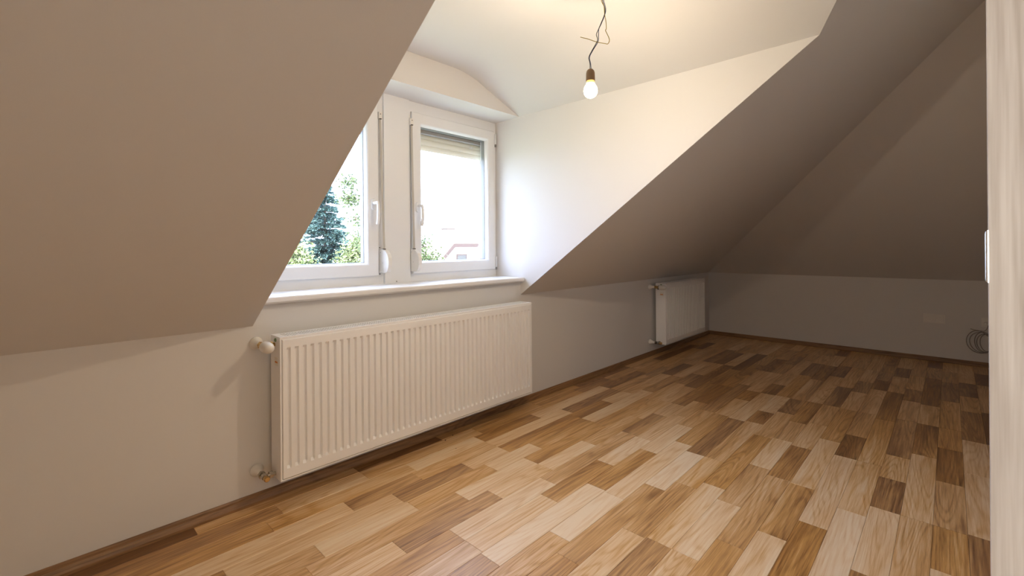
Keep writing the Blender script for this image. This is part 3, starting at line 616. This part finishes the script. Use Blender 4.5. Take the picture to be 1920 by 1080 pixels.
# ------------------------------------------------------------------ outside
GZ = -3.4
bm = bmesh.new(); add_box(bm, -60, 90, 0.6, 140, GZ - 0.3, GZ); S(bmobj('floor_garden', bm, m_grass), 'grass ground outside below the windows', 'ground')
def leaf_cloud(name, pts, dirs, size, asp, material, parent):
    n = len(pts); P = np.asarray(pts, float); D = np.asarray(dirs, float); D /= np.linalg.norm(D, axis=1)[:, None] + 1e-9
    R = rng.normal(size=(n, 3)); W_ = np.cross(D, R); W_ /= np.linalg.norm(W_, axis=1)[:, None] + 1e-9
    sz = size * rng.uniform(0.6, 1.3, n)[:, None]
    N_ = np.cross(D, W_)
    v = np.stack([P, P + D * sz * 0.5 + W_ * sz * asp, P + D * sz + N_ * sz * 0.15, P + D * sz * 0.5 - W_ * sz * asp], 1).reshape(-1, 3)
    f = np.arange(4 * n).reshape(n, 4)
    me = bpy.data.meshes.new(name); me.from_pydata(v.tolist(), [], f.tolist()); me.update()
    o = link(name, me, material, parent); o['kind'] = 'stuff'; return o
def trunk(parent, p0, p1, r0, r1):
    bm = bmesh.new(); k = 6; P = [Vector(p0).lerp(Vector(p1), i / k) + Vector((random.uniform(-1, 1), random.uniform(-1, 1), 0)) * r0 * 0.25 * (0 < i < k) for i in range(k + 1)]
    tube(bm, P, r0, 8, [1 + (r1 / r0 - 1) * i / k for i in range(k + 1)]); return bmobj('trunk', bm, m_bark, parent, smooth=True)
def spruce(x, y, top, slope, label):
    root = tag(empty('spruce_tree', (0, 0, 0)), label, 'tree'); trunk(root, (x, y, GZ), (x, y, top - 0.2), 0.16, 0.02)
    pts, dirs = [], []; bmB = bmesh.new(); z = top
    while z > GZ + 0.3:
        d = top - z; rad = 0.12 + d * slope; nb = int(7 + min(d, 4) * 3)
        for i in range(nb):
            a = random.uniform(0, 2 * math.pi); rb = rad * random.uniform(0.7, 1.12)
            c = Vector((math.cos(a), math.sin(a), 0)); side = Vector((-c.y, c.x, 0)); z0 = z + random.uniform(-0.1, 0.1)
            tube(bmB, [(x, y, z0), (x + c.x * rb * 0.95, y + c.y * rb * 0.95, z0 - rb * 0.22)], 0.012, 4, [1, 0.3])
            m_ = int(50 + rb * 95)
            for k in range(m_):
                t = random.random() ** 0.7; w_ = random.uniform(-1, 1) * rb * 0.30 * (1.15 - t)
                q = Vector((x, y, z0)) + c * rb * t + side * w_ + Vector((0, 0, -0.22 * rb * t * t + 0.10 * t ** 3 * rb + random.uniform(-0.05, 0.03)))
                pts.append(q); dirs.append(c * 0.8 + side * (w_ / max(rb, 0.1)) * 2.0 + Vector((0, 0, random.uniform(-0.5, 0.35))))
        z -= 0.17 + 0.02 * d
    bmobj('branches', bmB, m_bark, root)['kind'] = 'stuff'
    leaf_cloud('needles', pts, dirs, 0.13, 0.24, m_spruce, root); rebase(root, (x, y, GZ))
def broadleaf(x, y, blobs, n, size, material, label, h):
    root = tag(empty('broadleaf_tree', (0, 0, 0)), label, 'tree'); trunk(root, (x, y, GZ), (x, y, h), 0.11, 0.02)
    pts, dirs = [], []; bmB = bmesh.new(); tot = sum(b_[3] ** 2 * b_[4] for b_ in blobs)
    for bx, by, bz, br, dens in blobs:
        q0 = Vector((x, y, max(GZ + 1, bz - br * 1.2))); q1 = Vector((bx, by, bz)); tube(bmB, [q0, q0.lerp(q1, 0.5) + Vector((0, 0, -0.1)), q1], 0.03, 5, [1, 0.6, 0.25])
        m_ = int(n * br ** 2 * dens / tot); cl_ = max(4, m_ // 22)
        C_ = []
        for _ in range(cl_):
            v = Vector((random.gauss(0, 1), random.gauss(0, 1), random.gauss(0, 1))).normalized() * br * random.random() ** 0.4; C_.append(q1 + v)
            tube(bmB, [q1, q1 + v], 0.007, 3, [1, 0.4])
        for i in range(m_):
            c = C_[i % cl_]; s = 0.10 + br * 0.10
            pts.append(c + Vector((random.gauss(0, s), random.gauss(0, s), random.gauss(0, s * 0.8)))); dirs.append(Vector((random.gauss(0, 1), random.gauss(0, 1), random.gauss(-0.4, 0.6))))
    bmobj('branches', bmB, m_bark, root)['kind'] = 'stuff'
    leaf_cloud('leaves', pts, dirs, size, 0.32, material, root); rebase(root, (x, y, GZ))
spruce(8.42, 16.5, 4.16, 0.29, 'tall dark blue-green spruce seen through the left window')
broadleaf(8.15, 10.2, [(6.32, 10.2, 3.02, 0.16, 6), (6.28, 10.2, 2.52, 0.20, 6), (6.45, 10.2, 1.95, 0.28, 2), (6.62, 10.2, 1.35, 0.3, 1.2), (7.2, 10.2, 0.2, 0.8, 1), (8.2, 10.3, 0.1, 0.9, 1), (8.72, 10.2, 1.10, 0.36, 3), (8.95, 10.2, 0.62, 0.42, 3), (9.35, 10.2, 0.35, 0.35, 2), (7.6, 10.2, 2.0, 0.6, 0.4)], 5000, 0.09, m_leaf, 'light green loose tree behind the window post', 2.6)
broadleaf(8.46, 12.6, [(7.84, 12.6, 1.10, 0.42, 2.0), (8.19, 12.6, 1.21, 0.45, 1.5), (7.45, 12.6, 0.70, 0.36, 1.6), (7.72, 12.6, 0.25, 0.60, 1.2), (8.67, 12.6, 0.57, 0.70, 0.8)], 6500, 0.09, m_leaf2, 'yellow-green bushy tree low beside the spruce', 0.8)
broadleaf(4.9, 11.6, [(4.9, 11.6, 0.3, 0.8, 1), (5.35, 11.6, 1.0, 0.42, 1.8), (5.62, 11.6, 0.6, 0.3, 1.5), (4.5, 11.6, 0.5, 0.7, 1)], 4500, 0.10, m_leaf2, 'yellow-green bush at the foot of the spruce, by the near slope', 0.2)

# neighbour house: white half-hipped front with a reddish fascia
root = tag(empty('house'), 'white neighbour house with reddish fascia seen through the right window', 'house')
hy = 25.0; gp = [(19.9, -0.40), (20.82, 0.49), (21.83, 1.43), (24.41, 1.43), (24.6, 1.25)]
bm = bmesh.new(); prism(bm, [(20.0, hy, GZ), (24.6, hy, GZ), (24.6, hy, 1.22), (21.95, hy, 1.22), (20.0, hy, -0.55)], (0, 8, 0)); bmobj('wall', bm, m_house, root)
bm = bmesh.new(); loops = []
prism(bm, [(19.75, hy - 0.35, -0.52), (21.83, hy - 0.35, 1.43), (24.40, hy - 0.35, 1.43), (24.30, hy - 0.35, 1.12), (21.98, hy - 0.35, 1.12), (20.03, hy - 0.35, -0.70)], (0, 0.25, 0)); bmobj('fascia', bm, m_fascia, root)
bm = bmesh.new(); prism(bm, [(19.75, hy - 0.36, -0.49), (21.83, hy - 0.36, 1.46), (24.42, hy - 0.36, 1.46), (24.42, hy - 0.36, 1.40), (21.85, hy - 0.36, 1.40), (19.8, hy - 0.36, -0.55)], (0, 8.5, 0)); bmobj('roof', bm, m_tile, root)
bm = bmesh.new(); rr = (22.35, 23.42, -0.6, 0.60)
rings(bm, [rect(rr, hy), rect(rr, hy - 0.05), rect(inset(rr, 0.1), hy - 0.05), rect(inset(rr, 0.1), hy)]); wf = bmobj('window', bm, m_fascia, root)
for i in range(11): box('shutter_slat', m_hshut, wf, rr[0] + 0.1, rr[1] - 0.1, hy - 0.04, hy - 0.015, rr[2] + 0.1 + i * 0.0909, rr[2] + 0.1 + i * 0.0909 + 0.082)
ch = box('chimney', m_house, root, 23.1, 23.85, hy + 2, hy + 2.7, 1.40, 2.55); box('chimney_cap', m_fascia, ch, 23.05, 23.9, hy + 1.95, hy + 2.75, 2.55, 2.65)
rebase(root, (22.3, hy, GZ))
root = tag(empty('neighbour_block'), 'pale block with reddish balcony parapets at the right of the white house', 'building')
box('wall', m_house, root, 25.2, 30.0, 27, 34, GZ, 1.6)
for z0, m_ in ((0.72, m_hshut), (-0.25, m_fascia), (-1.2, m_fascia)): box('balcony_parapet', m_, root, 25.25, 28.0, 26.3, 26.42, z0, z0 + (0.2 if m_ is m_hshut else 0.42))
for z0 in (0.60, -0.40, -1.35): box('balcony_slab', m_house, root, 25.25, 28.0, 26.3, 27.0, z0, z0 + 0.12)
rebase(root, (27.6, 30.0, GZ))
